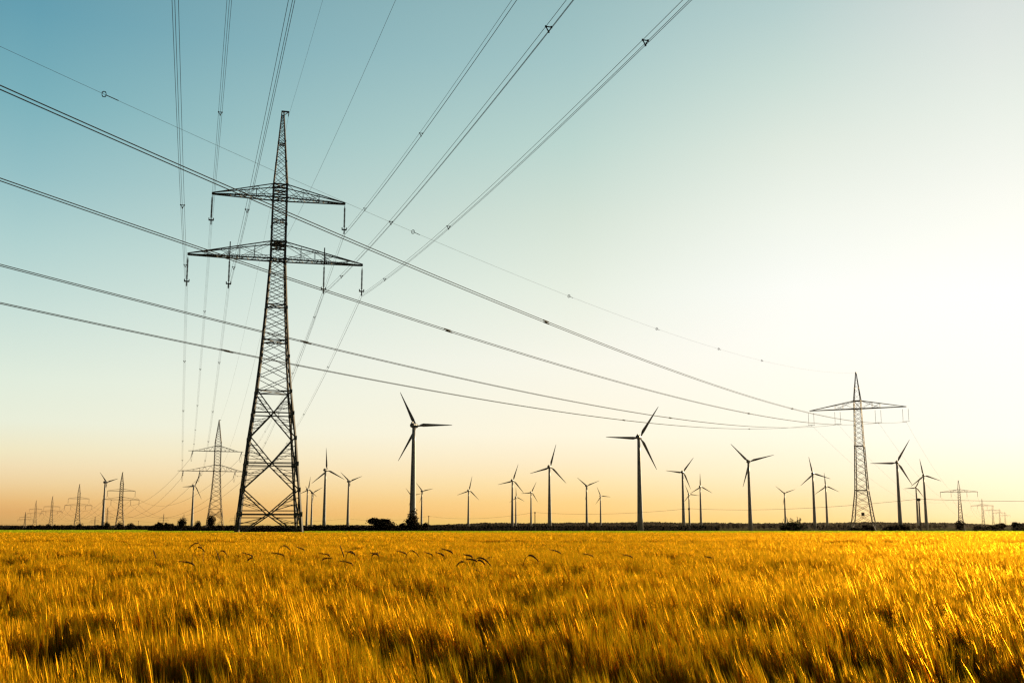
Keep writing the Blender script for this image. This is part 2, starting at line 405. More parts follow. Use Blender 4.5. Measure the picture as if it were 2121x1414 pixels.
def tree_proto(seed, kind):          # unit height 1, width about 1
    rnd = random.Random(seed); root = empty(kind, (0,0,0))
    cr, tk = MB(), MB()
    if kind == 'round_tree':
        lobes = [(0,0,.60,.34,.34,.36)] + [(rnd.uniform(-.22,.22), rnd.uniform(-.22,.22), rnd.uniform(.45,.78), .2, .2, .17) for _ in range(6)]
        leaf_cloud(cr, lobes, 900, .035, rnd); blob(cr, 0, 0, .58, .36, .36, .36, rnd, 1, .72)
        tk.tube([(0,0,0),(.01,0,.25),(0,.01,.6)], [.035,.025,.012], 6)
        for _ in range(4):
            a = rnd.random()*6.28; tk.bar((0,0,.25), (.25*math.cos(a), .25*math.sin(a), rnd.uniform(.5,.75)), .014, .004)
    elif kind == 'bush':
        lobes = [(0,0,.35,.45,.4,.42)] + [(rnd.uniform(-.38,.38), rnd.uniform(-.3,.3), rnd.uniform(.3,.72), .24, .24, .22) for _ in range(8)]
        leaf_cloud(cr, lobes, 1300, .032, rnd)
        for l in lobes: blob(cr, *l, rnd, 1, .78)
        for _ in range(5):
            a = rnd.random()*6.28; tk.bar((.05*math.cos(a), .05*math.sin(a), 0), (.3*math.cos(a), .3*math.sin(a), rnd.uniform(.5,.8)), .012, .004)
    elif kind == 'ragged_tree':
        lobes = [(rnd.gauss(0,.12)*(1.2-z), rnd.gauss(0,.12), z, .30*(1.15-z)+.05, .30*(1.15-z)+.05, .12) for z in (.14,.24,.34,.44,.54,.64,.72,.82,.9,.18,.3,.42)]
        lobes += [(s*rnd.uniform(.25,.42), rnd.uniform(-.2,.2), rnd.uniform(.1,.45), .14, .14, .10) for s in (-1,1,-1,1,-1,1)]
        leaf_cloud(cr, lobes, 1700, .034, rnd)
        for l in lobes[:6] + lobes[-6:]: blob(cr, *l, rnd, 1, .7)
        tk.tube([(0,0,0),(.01,0,.4),(0,.01,.95)], [.035,.02,.006], 6)
        for _ in range(10):
            a = rnd.random()*6.28; z = rnd.uniform(.15,.7); tk.bar((0,0,z), (.4*(1-z)*math.cos(a), .4*(1-z)*math.sin(a), z+.15), .01, .003)
    else:                              # willow_bush with upright shoots
        lobes = [(0,0,.3,.48,.4,.32)] + [(rnd.uniform(-.4,.4), rnd.uniform(-.3,.3), rnd.uniform(.2,.45), .22, .2, .2) for _ in range(7)]
        leaf_cloud(cr, lobes, 1200, .03, rnd)
        for l in lobes: blob(cr, *l, rnd, 1, .78)
        for _ in range(46):
            x = rnd.gauss(0,.2); y = rnd.gauss(0,.16); h = rnd.uniform(.5,.95) - abs(x)*.7; lx = x*1.35 + rnd.gauss(0,.03)
            tk.bar((x*.5,y*.5,0), (lx,y,h), .006, .002)
            for q in range(22):
                tt = rnd.uniform(.4,1.0); c = Vector((x*.5 + (lx - x*.5)*tt, y*.5+.5*y*tt, h*tt)); a = Vector((rnd.gauss(0,.6), rnd.gauss(0,.6), 1)).normalized(); b = a.cross(Vector((rnd.random(), rnd.random(), 0))).normalized()
                s = .04; cr.add([c - a*s*.3, c - b*s*.25 + a*s*.4, c + a*s*1.2, c + b*s*.25 + a*s*.4], [(0,1,2,3)], 0)
    cr.build('crown', [M_leaf2 if kind == 'willow_bush' else M_leaf, M_core], root); tk.build('trunk', M_bark, root)
    return root
protos = {k: [tree_proto(s*13 + i, k) for s in range(3 if k in ('round_tree','bush') else 1)] for i, k in enumerate(('round_tree', 'bush', 'ragged_tree', 'willow_bush'))}
used = set(); cnt = 0
def put_tree(kind, px, ytop, wpx, Y, label, group=None, cat='tree'):
    global cnt
    p = protos[kind][cnt % len(protos[kind])]; cnt += 1
    o = p if p.name not in used else copy_tree(p); used.add(p.name); used.add(o.name)
    ytop = 1090 - (1090 - ytop)*1.22 - .8 if Y < 600 else ytop
    q = at_depth(px, ytop, Y); z0 = gz(q.x, Y); h = q.z - z0
    o.location = (q.x, Y, z0); o.rotation_euler = (0, 0, random.random()*6.28 if kind != 'ragged_tree' else 0)
    w = wpx/FPX*Y; o.scale = (w, w, h/.98 if kind != 'round_tree' else h/.97)
    tag(o, label, cat, group); return o
LT = [('bush',10,1089,16,'first low dark bush at the left edge of the field'),('bush',24,1087,20,'second low dark bush from the left edge'),('bush',41,1088,12,'small dark bush just left of the gap under the farthest pylons'),
 ('bush',67,1086,18,'dark bush at the right of the tree gap'),('bush',82,1087,20,'dark bush left of the pylon with the paired low arms'),('round_tree',101,1085,17,'round dark tree at the foot of the third far pylon'),
 ('bush',117,1085,18,'wide dark bush right of the third far pylon'),('bush',132,1088,16,'low bush between two far pylons'),('bush',146,1086,17,'dark bush left of the second far pylon foot'),
 ('round_tree',165,1084,17,'round tree right behind the second far pylon foot'),('bush',180,1088,16,'low bush right of the second far pylon'),('bush',205,1086,18,'dark bush at the foot of the leftmost wind turbine'),
 ('round_tree',222,1082,18,'domed tree just right of the leftmost wind turbine'),('round_tree',249,1083,22,'domed tree at the foot of the first far pylon'),('round_tree',272,1083.5,20,'domed tree right of the first far pylon'),
 ('bush',297,1088,18,'low bush right of the domed trees')]
for k, x, y, w, lb in LT: put_tree(k, x, y, w*1.15, 322, lb, 'trees along the left field edge')
for k, x, y, w, lb, Y in [('bush',331,1080,20,'loose dark bush left of the round tree near the short pylon',262),('bush',349,1082,22,'wide dark bush beside the loose bush left of the short pylon',262),('round_tree',377,1075,27,'round dark tree left of the turbine beside the short pylon',258),
   ('round_tree',410,1079.5,20,'small round tree between turbine and short lattice pylon',258),('round_tree',437,1070,27,'leafy tree standing in front of the short pylon legs',256),('bush',455,1086,24,'low shrub right of the short pylon legs',256),
   ('bush',795,1072,66,'big rounded dark bush left of the nearest turbine',252),('ragged_tree',857,1062,60,'ragged leafy tree at the foot of the nearest turbine',250),
   ('willow_bush',1643,1070,66,'spiky willow bush under the small turbine, right half',300),
   ('bush',1858,1085,62,'low dark bush at the foot of the near right turbine',390),('bush',1836,1091,24,'small dark bush left of the near right turbine foot',390),('bush',1797,1086,30,'shrub inside the legs of the single arm pylon',338),('bush',1775,1090,26,'small shrub at the left leg of the single arm pylon',338),
   ('round_tree',1987,1079,26,'dark tree below the second single arm pylon',520),('bush',2040,1087,50,'wide low bush near the right field edge',520),('bush',2066,1082,34,'taller dark bush beside the wide low one at right',520),('bush',2112,1081,44,'dark bush cut by the right frame edge',520),
   ('bush',513,1090,40,'low shrub at the left legs of the tall pylon',205),('bush',548,1092,44,'low shrub between the legs of the tall pylon',205),('bush',612,1089,52,'shrub at the right legs of the tall pylon',205),('bush',580,1091,46,'flat shrub under the tall pylon, middle right',205)]:
    put_tree(k, x, y, w, Y, lb)
x = 1484
while x < 1960:
    if not any(abs(x - b) < 9 for b in (1554, 1643, 1866)):
        put_tree('round_tree', x, random.uniform(1084.2, 1087.5), random.uniform(8.5, 12.5), 1180, 'small round tree in the row before the distant forest', 'row of small round trees')
    x += random.uniform(8.5, 12.5)
for k in protos:
    for p in protos[k]:
        if p.name not in used:
            for ch in list(p.children): bpy.data.objects.remove(ch)
            bpy.data.objects.remove(p)

def hedge(px0, px1, Y0, Y1, ytop, label, wob=1.2, dens=3.0, lsize=.3, seed=3):
    ytop -= 1.0; rnd = random.Random(seed); a, b = at_depth(px0, ytop, Y0), at_depth(px1, ytop, Y1)
    ln = (b - a).length; n = int(ln/2.2); z0 = gz((a.x+b.x)/2, Y0); o0 = (a.x + b.x)/2, (Y0 + Y1)/2, z0
    core, lf = MB(), MB(); h = a.z - z0; d = (b - a).normalized()
    for i in range(n+1):
        p = a.lerp(b, i/n); hh = h*(1 - .12*rnd.random()) + wob*.3*math.sin(i*.35 + seed)*rnd.random()
        c = (p.x - o0[0], p.y - o0[1] + rnd.uniform(-.6,.6), hh*.45)
        blob(core, *c, 2.1, 2.2, hh*.6, rnd, 0, .9, 7, 4)
        leaf_cloud(lf, [(c[0], c[1], c[2] + hh*.1, 2.0, 1.9, hh*.5)], int(dens*22), lsize, rnd)
    root = empty('hedge', o0, 0, label, 'hedge')
    core.build('twigs', M_core, root); lf.build('foliage', M_leaf, root)
hedge(64, 335, 330, 330, 1089.5, 'long dark hedge behind the bushes along the left field edge', seed=1)
hedge(-40, 50, 330, 330, 1092.5, 'short low hedge at the left frame edge', seed=8)
hedge(322, 480, 268, 268, 1088.5, 'dark hedge behind the trees around the short pylon', seed=2)
hedge(470, 860, 275, 262, 1089.0, 'long dark hedge running from the tall pylon to the ragged tree', seed=4)
hedge(840, 1486, 840, 840, 1088.2, 'straight dark hedge behind the turbines in the middle', dens=2.2, lsize=.6, seed=5)
hedge(1700, 1770, 1250, 1250, 1092, 'low dark hedge left of the single arm pylon', dens=1.5, lsize=.6, seed=6)

def forest():
    rnd = random.Random(21); mb = MB()
    def top(px):
        if px < 640: return 1087.5
        if px < 890: return 1086.8 - .5*math.sin(px*.02)
        if px < 1000: return 1086.5 - 4.5*(px - 890)/110
        return 1081.6 + .8*math.sin(px*.013) + .5*math.sin(px*.041) + max(0, (px - 1990)/130)*6
    px = -160.0
    while px < 2300:
        for row in range(2):
            Y = 2750 + row*60 + rnd.uniform(-20, 20)
            q = at_depth(px, top(px) + rnd.uniform(-.5, 1.2) + (0 if row else .6), Y); h = q.z + 2
            w = rnd.uniform(5.5, 9.5)
            blob(mb, q.x, Y, h*.48, w, w, h*.56, rnd, 0, .95, 7, 5)
            leaf_cloud(mb, [(q.x, Y, h*.75, w*.95, w*.95, h*.27)], 16, 1.3, rnd)
        px += rnd.uniform(3.6, 6.2)
    for i, v in enumerate(mb.v): mb.v[i] = (v[0], v[1], v[2] - 2)
    tag(mb.build('distant_forest', M_forest), 'distant forest forming a low dark line along the horizon', 'forest', kind='stuff')
forest()

# ------------------------------------------------------------ lattice pylons
def prof(p, z):
    for (z0, w0), (z1, w1) in zip(p, p[1:]):
        if z0 <= z <= z1: return w0 + (w1 - w0)*(z - z0)/(z1 - z0)
    return p[-1][1]
def corners(p, z):
    w = prof(p, z)/2; return [Vector((sx*w, sy*w, z)) for sx, sy in ((-1,-1),(1,-1),(1,1),(-1,1))]
def insulator_string(name, root, top, bot, r, n, double=0, clamp=True, across=Vector((1,0,0))):
    mb = MB(); top, bot = Vector(top), Vector(bot)
    offs = [0] if not double else [-double, double]
    for of in offs:
        a, b = top + across*of, bot + across*of
        pts, rs = [], []
        pts.append(a); rs.append(r*.3)
        for i in range(n):
            t0 = .1 + .8*i/n
            for q, k in ((0,.45),(.15,1),(.45,.9),(.6,.45)): pts.append(a.lerp(b, t0 + .8*q/n)); rs.append(r*k)
        pts.append(b); rs.append(r*.3)
        mb.tube(pts, rs, 6)
    o = mb.build('insulator', M_insul, root)
    c = MB()
    if double: c.bar(bot - across*double*1.3, bot + across*double*1.3, r*.6); c.bar(bot, bot - Vector((0,0,.4)), r*.5)
    else: c.bar(bot + Vector((-.45,0,.1)), bot + Vector((.45,0,.1)), r*.55); c.bar(bot, bot - Vector((0,0,.75)), r*.5); c.bar(bot + Vector((-.4,0,.1)), bot + Vector((-.4,0,.5)), r*.4); c.bar(bot + Vector((.4,0,.1)), bot + Vector((.4,0,.5)), r*.4)
    c.build('clamp', M_steel, o)
def crossarm(mb, p, z, zt, xl, xr, rc, rb, nd, extras=()):
    rc *= .85
    for x_end in (xl, xr):
        s = 1 if x_end > 0 else -1; wb, wt = prof(p, z)/2, prof(p, zt)/2; L_ = abs(x_end) - wb
        tip = [Vector((x_end, sy*.22, z)) for sy in (-1,1)]
        root = [Vector((s*wb, sy*wb, z)) for sy in (-1,1)]; rt = [Vector((s*wt, sy*wt, zt)) for sy in (-1,1)]
        tipt = Vector((x_end, 0, z + .25))
        for i in (0,1):
            mb.bar(root[i], tip[i], rc); mb.bar(rt[i], tipt, rc*.75)
        mb.bar(tip[0], tip[1], rc); mb.bar(tipt, tip[0], rc); mb.bar(tipt, tip[1], rc)
        prev = None
        for k in range(nd+1):                                   # plan zigzag between the lower chords
            t0 = k/nd; a, b = root[0].lerp(tip[0], t0), root[1].lerp(tip[1], t0)
            cur = a if k % 2 else b
            if prev is not None: mb.bar(prev, cur, rb)
            if k % 3 == 0: mb.bar(a, b, rb)
            prev = cur
        for i in (0,1):                                         # side panels
            lo = lambda t0: root[i].lerp(tip[i], t0); hi = lambda t0: rt[i].lerp(tipt, t0)
            for t0, t1 in ((.0,.28),(.28,.0),(.28,.55),(.55,.28)) if nd < 16 else ((.0,.38),(.38,.0),(.38,.62),(.62,.38),(.62,.85)): mb.bar(lo(t0), hi(t1), rb)
            for t0 in ((.28,.55) if nd < 16 else (.2,.38,.52,.8)): mb.bar(lo(t0), hi(t0), rb)
        # fine web on the lower chord
        for i in (0,1):
            dn = Vector((0,0,.55)); m = nd*2; prev = None
            if i: continue
            mb.bar(root[i] + dn, root[i].lerp(tip[i], .92) + dn*.15, rb)
            for k in range(m+1):
                t0 = k/m*.92; q = root[i].lerp(tip[i], t0); q2 = q + dn*(1 - .85*k/m)
                cur = q if k % 2 else q2
                if prev is not None: mb.bar(prev, cur, rb*.75)
                prev = cur
def lattice(mb, p, z0, z1, rb, k=.42, double=True, faces=(0,1,2,3)):
    z = z0
    while z < z1 - .1:
        h = max(prof(p, z)*k, .5); zn = min(z + h, z1)
        if z1 - zn < h*.5: zn = z1
        A, B = corners(p, z), corners(p, zn)
        for f in faces:
            g = (f+1) % 4
            mb.bar(A[f], B[g], rb)
            if double: mb.bar(A[g], B[f], rb)
        z = zn
def big_panel(mb, p, z0, zc, z1, rb, rs):
    A, B, C = corners(p, z0), corners(p, z1), corners(p, zc)
    for f in range(4):
        g = (f+1) % 4; mid = (C[f] + C[g])/2
        for q in (A[f], A[g], B[f], B[g]): mb.bar(q, mid, rb)
        mb.bar(C[f], C[g], rb); mb.box(mid, (.22,.22,.22))
        for legA, legB, q in ((A[f], C[f], A[f]), (A[g], C[g], A[g]), (B[f], C[f], B[f]), (B[g], C[g], B[g])):
            for k in (.33, .62, .85):
                a = q.lerp(mid, k); zz = a.z
                b = (legA.lerp(legB, k)); mb.bar(a, b, rs)
                b2 = legA.lerp(legB, max(k - .3, 0)) ; mb.bar(a, b2, rs*.8)
def ring(mb, p, z, r, cross=True):
    c = corners(p, z)
    for i in range(4): mb.bar(c[i], c[(i+1)%4], r)
    if cross: mb.bar(c[0], c[2], r*.7); mb.bar(c[1], c[3], r*.7)
def leg_parts(root, p, zs, r0, r1, m):
    for k in range(4):
        mb = MB(); n = len(zs)
        for i in range(n-1):
            ra, rb = r0 + (r1-r0)*i/(n-1), r0 + (r1-r0)*(i+1)/(n-1)
            mb.bar(corners(p, zs[i])[k], corners(p, zs[i+1])[k], ra, rb)
            mb.box(corners(p, zs[i+1])[k], (rb*1.6, rb*1.6, rb*2.2))
        mb.build('leg', m, root)
ARM_RZ = math.radians(16.0)
def donau(name, loc, rz, sc, label, kind='tall'):
    """two-level pylon: kind 'tall' is the near one in full, 'angle' the dead-end one, 'far' a plainer version"""
    root = empty(name, loc, rz, label, 'pylon', 'two level lattice pylons receding to the left')
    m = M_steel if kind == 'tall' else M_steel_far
    if kind == 'tall':
        p = [(0,10.8),(17,7.7),(25.3,5.8),(31.6,4.7),(40.5,3.5),(49.5,2.55),(63.5,2.45),(78,.32)]
        leg_parts(root, p, [0,3.8,8,12.5,17,21.4,25.3,31.6,40.5,49.5,52.7,56,61,63.5,68,72,77.8], .19, .07, m)
        br = MB()
        for a in ((0,3.8,8.0),(8.0,12.5,17.1),(17.1,21.4,25.3)): big_panel(br, p, *a, .10, .045)
        lattice(br, p, 25.3, 49.5, .052, .46); lattice(br, p, 49.5, 63.5, .046, .52); lattice(br, p, 63.5, 77.2, .036, .85)
        for z, r in ((25.3,.09),(34.5,.10),(41,.09),(52.7,.16),(51.8,.12),(49.5,.11),(56.8,.08),(61,.11),(62.2,.1),(63.5,.11),(71.5,.07)): ring(br, p, z, r)
        br.build('lattice', m, root)
        ca = MB(); crossarm(ca, p, 61, 63.5, -12, 11.9, .12, .036, 12); ca.build('crossarm', m, root)
        ca = MB(); crossarm(ca, p, 49.5, 52.7, -15.7, 15.4, .13, .036, 16)
        for x in (-8.5, 8.4):
            ca.bar((x,0,49.2), (x,0,53.0 - abs(x)*.18 + .9), .09); ca.bar((x,-1.1,49.5), (x,1.1,49.5), .1)
        ca.build('crossarm', m, root)
        pk = MB(); pk.bar((-.25,0,77.9), (1.15,0,77.9), .12); pk.bar((1.05,0,77.9), (1.0,0,77.0), .06); pk.bar((0,0,77.0), (1.0,0,77.8), .06); pk.build('earth_wire_bracket', m, root)
        for x in (-12, 11.9): insulator_string('insulator', root, (x,0,60.7), (x,0,56.0), .20, 16)
        for x in (-15.7,-8.5,8.4,15.4): insulator_string('insulator', root, (x,0,49.1), (x,0,44.5), .20, 16)
        ft = MB()
        fm = mat('footing_concrete', (.3,.28,.25), .9, .2)
        for c_ in corners(p, 0): ft = MB(); ft.box((c_.x, c_.y, .15), (.7,.7,.35)); ft.build('footing', fm, root)
    else:
        H = sc; p = [(0,H*.15),(H*.30,H*.085),(H*.55,H*.055),(H*.80,H*.052),(H,.25)]
        t = .11 if kind == 'angle' else .16; b = .055 if kind == 'angle' else .085
        zl, zlt, zu, zut = (H*.545, H*.60, H*.722, H*.768) if kind == 'angle' else (H*.53, H*.575, H*.68, H*.715)
        leg_parts(root, p, [0, H*.3, H*.55, H*.8, H], t*1.2, t*.8, m)
        br = MB()
        if kind == 'angle':
            big_panel(br, p, 0, H*.06, H*.12, .07, .035); big_panel(br, p, H*.12, H*.165, H*.21, .07, .035)
            lattice(br, p, H*.21, H, b, .5)
        else: lattice(br, p, 0, H, b, .7)
        for z in (zl, zlt, zu, zut, H*.21): ring(br, p, z, t*.9, False)
        br.build('lattice', m, root)
        ul, ur, ll, lr = (-15.5, 13.6, -20.5, 16.6) if kind == 'angle' else (-12, 12, -15.8, 15.8)
        for z, zt, a_, b_ in ((zu, zut, ul, ur), (zl, zlt, ll, lr)):
            ca = MB()
            for s_, xe in ((-1, a_), (1, b_)):
                w = prof(p, z)/2
                for sy in (-1,1):
                    ca.bar((s_*w, sy*w, z), (xe, 0, z), t); ca.bar((s_*w, sy*w, zt), (xe*(.8 if kind == 'angle' else 1), 0, z+.1), t*.7)
                    if kind == 'angle':
                        for k in range(5):
                            f0, f1 = k/5, (k+.5)/5; lo = Vector((s_*w + (xe-s_*w)*f0, sy*w*(1-f0), z)); hi = Vector((s_*w + (xe*.8-s_*w)*f1, sy*w*(1-f1), zt + (z-zt)*f1)); lo2 = Vector((s_*w + (xe-s_*w)*(f0+.2), sy*w*(1-f0-.2), z))
                            ca.bar(lo, hi, b*.7); ca.bar(hi, lo2, b*.7)
            ca.build('crossarm', m, root)
        pk = MB(); pk.bar((-.2,0,H), (1.0,0,H), .12); pk.build('earth_wire_bracket', m, root)
        if kind != 'angle':
            for x, z in ((ul,zu),(ur,zu),(ll,zl),(lr,zl),(ll*.54,zl),(lr*.54,zl)):
                mb = MB(); mb.bar((x,0,z), (x,0,z-4.8), t*.85); mb.build('insulator', M_insul, root)
    return root

def local_to_world(o_loc, rz, p):
    c, s = math.cos(rz), math.sin(rz); return Vector((o_loc[0] + c*p[0] - s*p[1], o_loc[1] + s*p[0] + c*p[1], o_loc[2] + p[2]))
P0 = (-42.65, 197.0, 0.0)
donau('lattice_pylon', P0, ARM_RZ, 1, 'tall near lattice pylon with two crossarms, left of centre')
P1 = tuple(at_depth(444.5, 1090, 605))[:2] + (-2.0,)
H1 = at_depth(448, 870, 605).z + 2
donau('lattice_pylon', P1, math.radians(21), H1, 'shorter lattice pylon with slanted insulators behind the tall one', 'angle')
far = []
for px, top, Y, lb in ((247.5, 978, 1020, 'far lattice pylon just right of the leftmost turbine'), (159.5, 1002.5, 1380, 'far lattice pylon left of the leftmost turbine'),
                   (105, 1027.5, 1810, 'faint far lattice pylon, third from the short one'), (71.5, 1036, 2300, 'faint far lattice pylon beside the smallest one at left')):
    b = at_depth(px, 1090, Y); loc = (b.x, Y, -2.0); H = at_depth(px, top, Y).z + 2
    donau('lattice_pylon', loc, math.radians(26), H, lb, 'far'); far.append((loc, H))
for px, top, Y, lb in ((51, 1060, 2500, 'tiny squat pylon nearest the left edge'), (221, 1050, 3000, 'tiny faint pylon between turbine and far pylon at left'), (196, 1069, 3400, 'tiny faint pylon just left of the leftmost turbine foot'),
                   (338, 1063, 3500, 'tiny faint pylon above the loose bush at left'), (380, 1064, 3500, 'tiny faint pylon above the round tree at left'), (486, 1064, 3300, 'tiny faint pylon seen beside the legs of the tall pylon')):
    b = at_depth(px, 1090, Y); donau('lattice_pylon', (b.x, Y, -2.0), math.radians(10), at_depth(px, top, Y).z + 2, lb, 'far')

# single-level pylons on the right
L2_RZ = math.radians(-26.4)
def einebene(loc, H, label, near):
    root = empty('lattice_pylon', loc, L2_RZ, label, 'pylon', 'single level lattice pylons receding to the right')
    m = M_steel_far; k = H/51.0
    p = [(0,7.4*k),(6*k,5.6*k),(13.5*k,3.7*k),(27.5*k,2.7*k),(39.5*k,2.1*k),(42*k,2.1*k),(H,.2)]
    t = .11 if near else .16; b = .045 if near else .07
    leg_parts(root, p, [0, 6*k, 13.8*k, 20*k, 27.7*k, 34*k, 39.5*k, 42*k, 46*k, H], t*1.1, t*.7, m)
    br = MB(); lattice(br, p, 0, 13.8*k, b*1.1, .5); lattice(br, p, 13.8*k, 39.5*k, b, .62 if near else .9)
    if near: lattice(br, p, 42*k, H, b*.5, 1.0, False)
    lattice(br, p, 39.5*k, 42*k, b, 1.0)
    ring(br, p, 13.8*k, .13); ring(br, p, 27.7*k, .1, False); ring(br, p, 39.5*k, .13, False); ring(br, p, 42*k, .13, False)
    br.build('lattice', m, root)
    zb, zt, xl, xr = 39.5*k, 42*k, -15.0, 14.7
    ca = MB()
    for xe in (xl, xr):
        s_ = 1 if xe > 0 else -1; w = prof(p, zb)/2
        for sy in (-1,1):
            lo0, hi0, tip = Vector((s_*w, sy*w, zb)), Vector((s_*w, sy*w, zt)), Vector((xe, sy*.15, zb))
            ca.bar(lo0, tip, t); ca.bar(hi0, tip, t*.7)
            for f0, f1 in ((0,.25),(.25,.25),(.25,.42),(.42,.42),(.42,.0)): ca.bar(lo0.lerp(tip, f0), hi0.lerp(tip, f1), b*.8)
            for q in range(12): ca.bar(lo0.lerp(tip, q/12), Vector((0,0,0)) + lo0.lerp(tip, (q+1)/12)*1.0 - Vector((0, sy*2*w*(1-(q+1)/12), 0)), b*.6)
    ca.build('crossarm', m, root)
    for i in (0,1):
        nb = MB(); nb.box((0,0,H), (.2,.2,.25))
        if i == 0: nb.build('peak_cap', m, root)
    for x in (-14.6,-6.3,6.1,14.3):
        if near: insulator_string('insulator', root, (x,0,zb-.5), (x,0,zb-4.6), .085, 12, .85)
        else:
            mb = MB(); mb.bar((x,0,zb), (x,0,zb-4.2), .13); mb.build('insulator', M_insul, root)
    if near:
        mb = MB(); mb.box((.4,-2.6,6.4), (.45,.3,.5)); mb.build('control_box', M_insul, root)
    return root
Q0 = (109.35, 350.0, -.9); HQ = 49.86 + .9
einebene(Q0, HQ, 'single arm lattice pylon with paired insulators, right side', True)
fq = []
for px, top, Y, lb in ((1991, 995, 940, 'small single arm pylon right of the last turbine'), (2037.5, 1033, 1555, 'faint single arm pylon second from the right edge group'), (2058, 1046, 2150, 'very faint single arm pylon left in the cluster at right'),
                       (2072, 1053, 2700, 'very faint single arm pylon in the middle of the cluster at right'), (2083, 1060, 3200, 'faintest single arm pylon nearest the right edge')):
    b = at_depth(px, 1090, Y); loc = (b.x, Y, -2.0); H = at_depth(px, top, Y).z + 2; einebene(loc, H, lb, False); fq.append((loc, H))

# ------------------------------------------------------------ conductors
def span_pts(P, d, a, b, s0, s1, n=60):
    return [Vector(P) + d*s + Vector((0,0,a*s + b*s*s)) for s in np.linspace(s0, s1, n)]
def bundle(pts, offs, r, label, group, spacers=(), cat='power line'):
    root = empty('power_line', pts[0], 0, label, cat, group); o = pts[0]
    d = (pts[-1] - pts[0]); d.z = 0; d.normalize(); u = Vector((-d.y, d.x, 0))
    for (a, b) in offs:
        mb = MB(); mb.tube([p - o + u*a + Vector((0,0,b)) for p in pts], r, 5); mb.build('conductor', M_wire, root)
    for k in spacers:
        i = min(int(k*(len(pts)-1)), len(pts)-2); p = pts[i].lerp(pts[i+1], k*(len(pts)-1) - i) - o
        q = [p + u*a + Vector((0,0,b)) for a, b in offs]; mb = MB(); rr = max(r*1.3, .03)
        if len(q) == 3:
            for i in range(3): mb.bar(q[i], q[(i+1)%3], rr)
            c_ = (q[0]+q[1]+q[2])/3
            for v in q: mb.box(v, (rr*2, rr*2, rr*2))
        else: mb.bar(q[0] - d*.8, q[1] + d*.8, rr*.9); mb.bar(q[0]-d*1.1, q[0]+d*.1, rr*1.15); mb.bar(q[1]-d*.1, q[1]+d*1.1, rr*1.15)
        mb.build('spacer', M_wire, root)
    return root
dF = Vector((math.cos(math.radians(-74)), math.sin(math.radians(-74)), 0))
TRI = [(-.2, 0), (.2, 0), (0, -.36)]
def find_s(P, d, a, b, px, py, smax):
    best = None
    for s in np.linspace(0, smax, 900):
        p = Vector(P) + d*s + Vector((0,0,a*s+b*s*s)); v = p - Vector((0,0,CAMZ)); dep = v.y*math.cos(TH) + v.z*math.sin(TH)
        if dep < 1: continue
        x = PW/2 + FPX*v.x/dep; y = PH/2 - FPX*(-v.y*math.sin(TH) + v.z*math.cos(TH))/dep
        e = (x-px)**2 + (y-py)**2
        if best is None or e < best[0]: best = (e, s)
    return best[1]
SF = 420.0
near_spec = [('leftmost bundle of three wires running up from the low left arm tip', (-15.7,0,43.9), -.1000, .00025, [(385,548),(378,425)]),
 ('bundle of three wires running up from the upper left arm tip', (-12,0,55.3), -.100, .00025, [(457,233)]),
 ('bundle of three wires running up from the inner left insulator', (-8.5,0,43.9), -.0985, .00024, [(480,552),(510,433)]),
 ('bundle of three wires running up from the upper right arm tip', (11.9,0,55.3), -.0995, .000235, [(751,427),(866,272)]),
 ('bundle of three wires running up from the inner right insulator', (8.4,0,43.9), -.1000, .00024, [(704,568),(807,457),(1130,52)]),
 ('rightmost bundle of three wires running up from the low right arm tip', (15.4,0,43.9), -.1035, .000262, [(794,573),(926,466),(1330,78)])]
for lb, lp, a, b, sp in near_spec:
    P = local_to_world(P0, ARM_RZ, lp)
    ks = [find_s(P, dF, a, b, x_, y_, 200)/SF for x_, y_ in sp] + [.62, .78]
    bundle(span_pts(P, dF, a, b, 0, SF, 110), TRI, .019, lb, 'wires from the tall pylon passing overhead', ks)
P = local_to_world(P0, ARM_RZ, (1.0,0,76.9)); bundle(span_pts(P, dF, -.085, .0002, 0, SF, 90), [(0,0)], .014, 'thin single wire rising from the top bracket of the tall pylon', 'wires from the tall pylon passing overhead', cat='earth wire')
P = local_to_world(P0, ARM_RZ, (.6,0,52.0)); bundle(span_pts(P, dF, -.1009, .000213, 0, SF, 90), [(0,0)], .014, 'thin single wire rising from the waist of the tall pylon', 'wires from the tall pylon passing overhead', cat='earth wire')

def link(A, B, sag, offs, r, label, group, n=40, sp=(), cat='power line'):
    A, B = Vector(A), Vector(B)
    pts = [A.lerp(B, k/(n-1)) - Vector((0,0,4*sag*(k/(n-1))*(1-k/(n-1)))) for k in range(n)]
    return bundle(pts, offs, r, label, group, sp, cat)
R1 = math.radians(21); zl1, zu1 = H1*.545, H1*.722
a_in = [(-13.3, zu1), (-17.6, zl1), (-9.0, zl1), (12.6, zu1), (9.6, zl1), (15.8, zl1)]
o_in = [((-12,0,55.3),'upper left arm tip'), ((-15.7,0,43.9),'low left arm tip'), ((-8.5,0,43.9),'inner left insulator'), ((11.9,0,55.3),'upper right arm tip'), ((8.4,0,43.9),'inner right insulator'), ((15.4,0,43.9),'low right arm tip')]
toMain = (Vector(P0) - Vector(P1)); toMain.z = 0; toMain.normalize()
toFar = Vector(far[0][0]) - Vector(P1); toFar.z = 0; toFar.normalize()
angle_root = [o for o in bpy.data.objects if o.get('label', '').startswith('shorter lattice')][0]
inv = Matrix.Rotation(-R1, 3, 'Z')
far_r = math.radians(26)
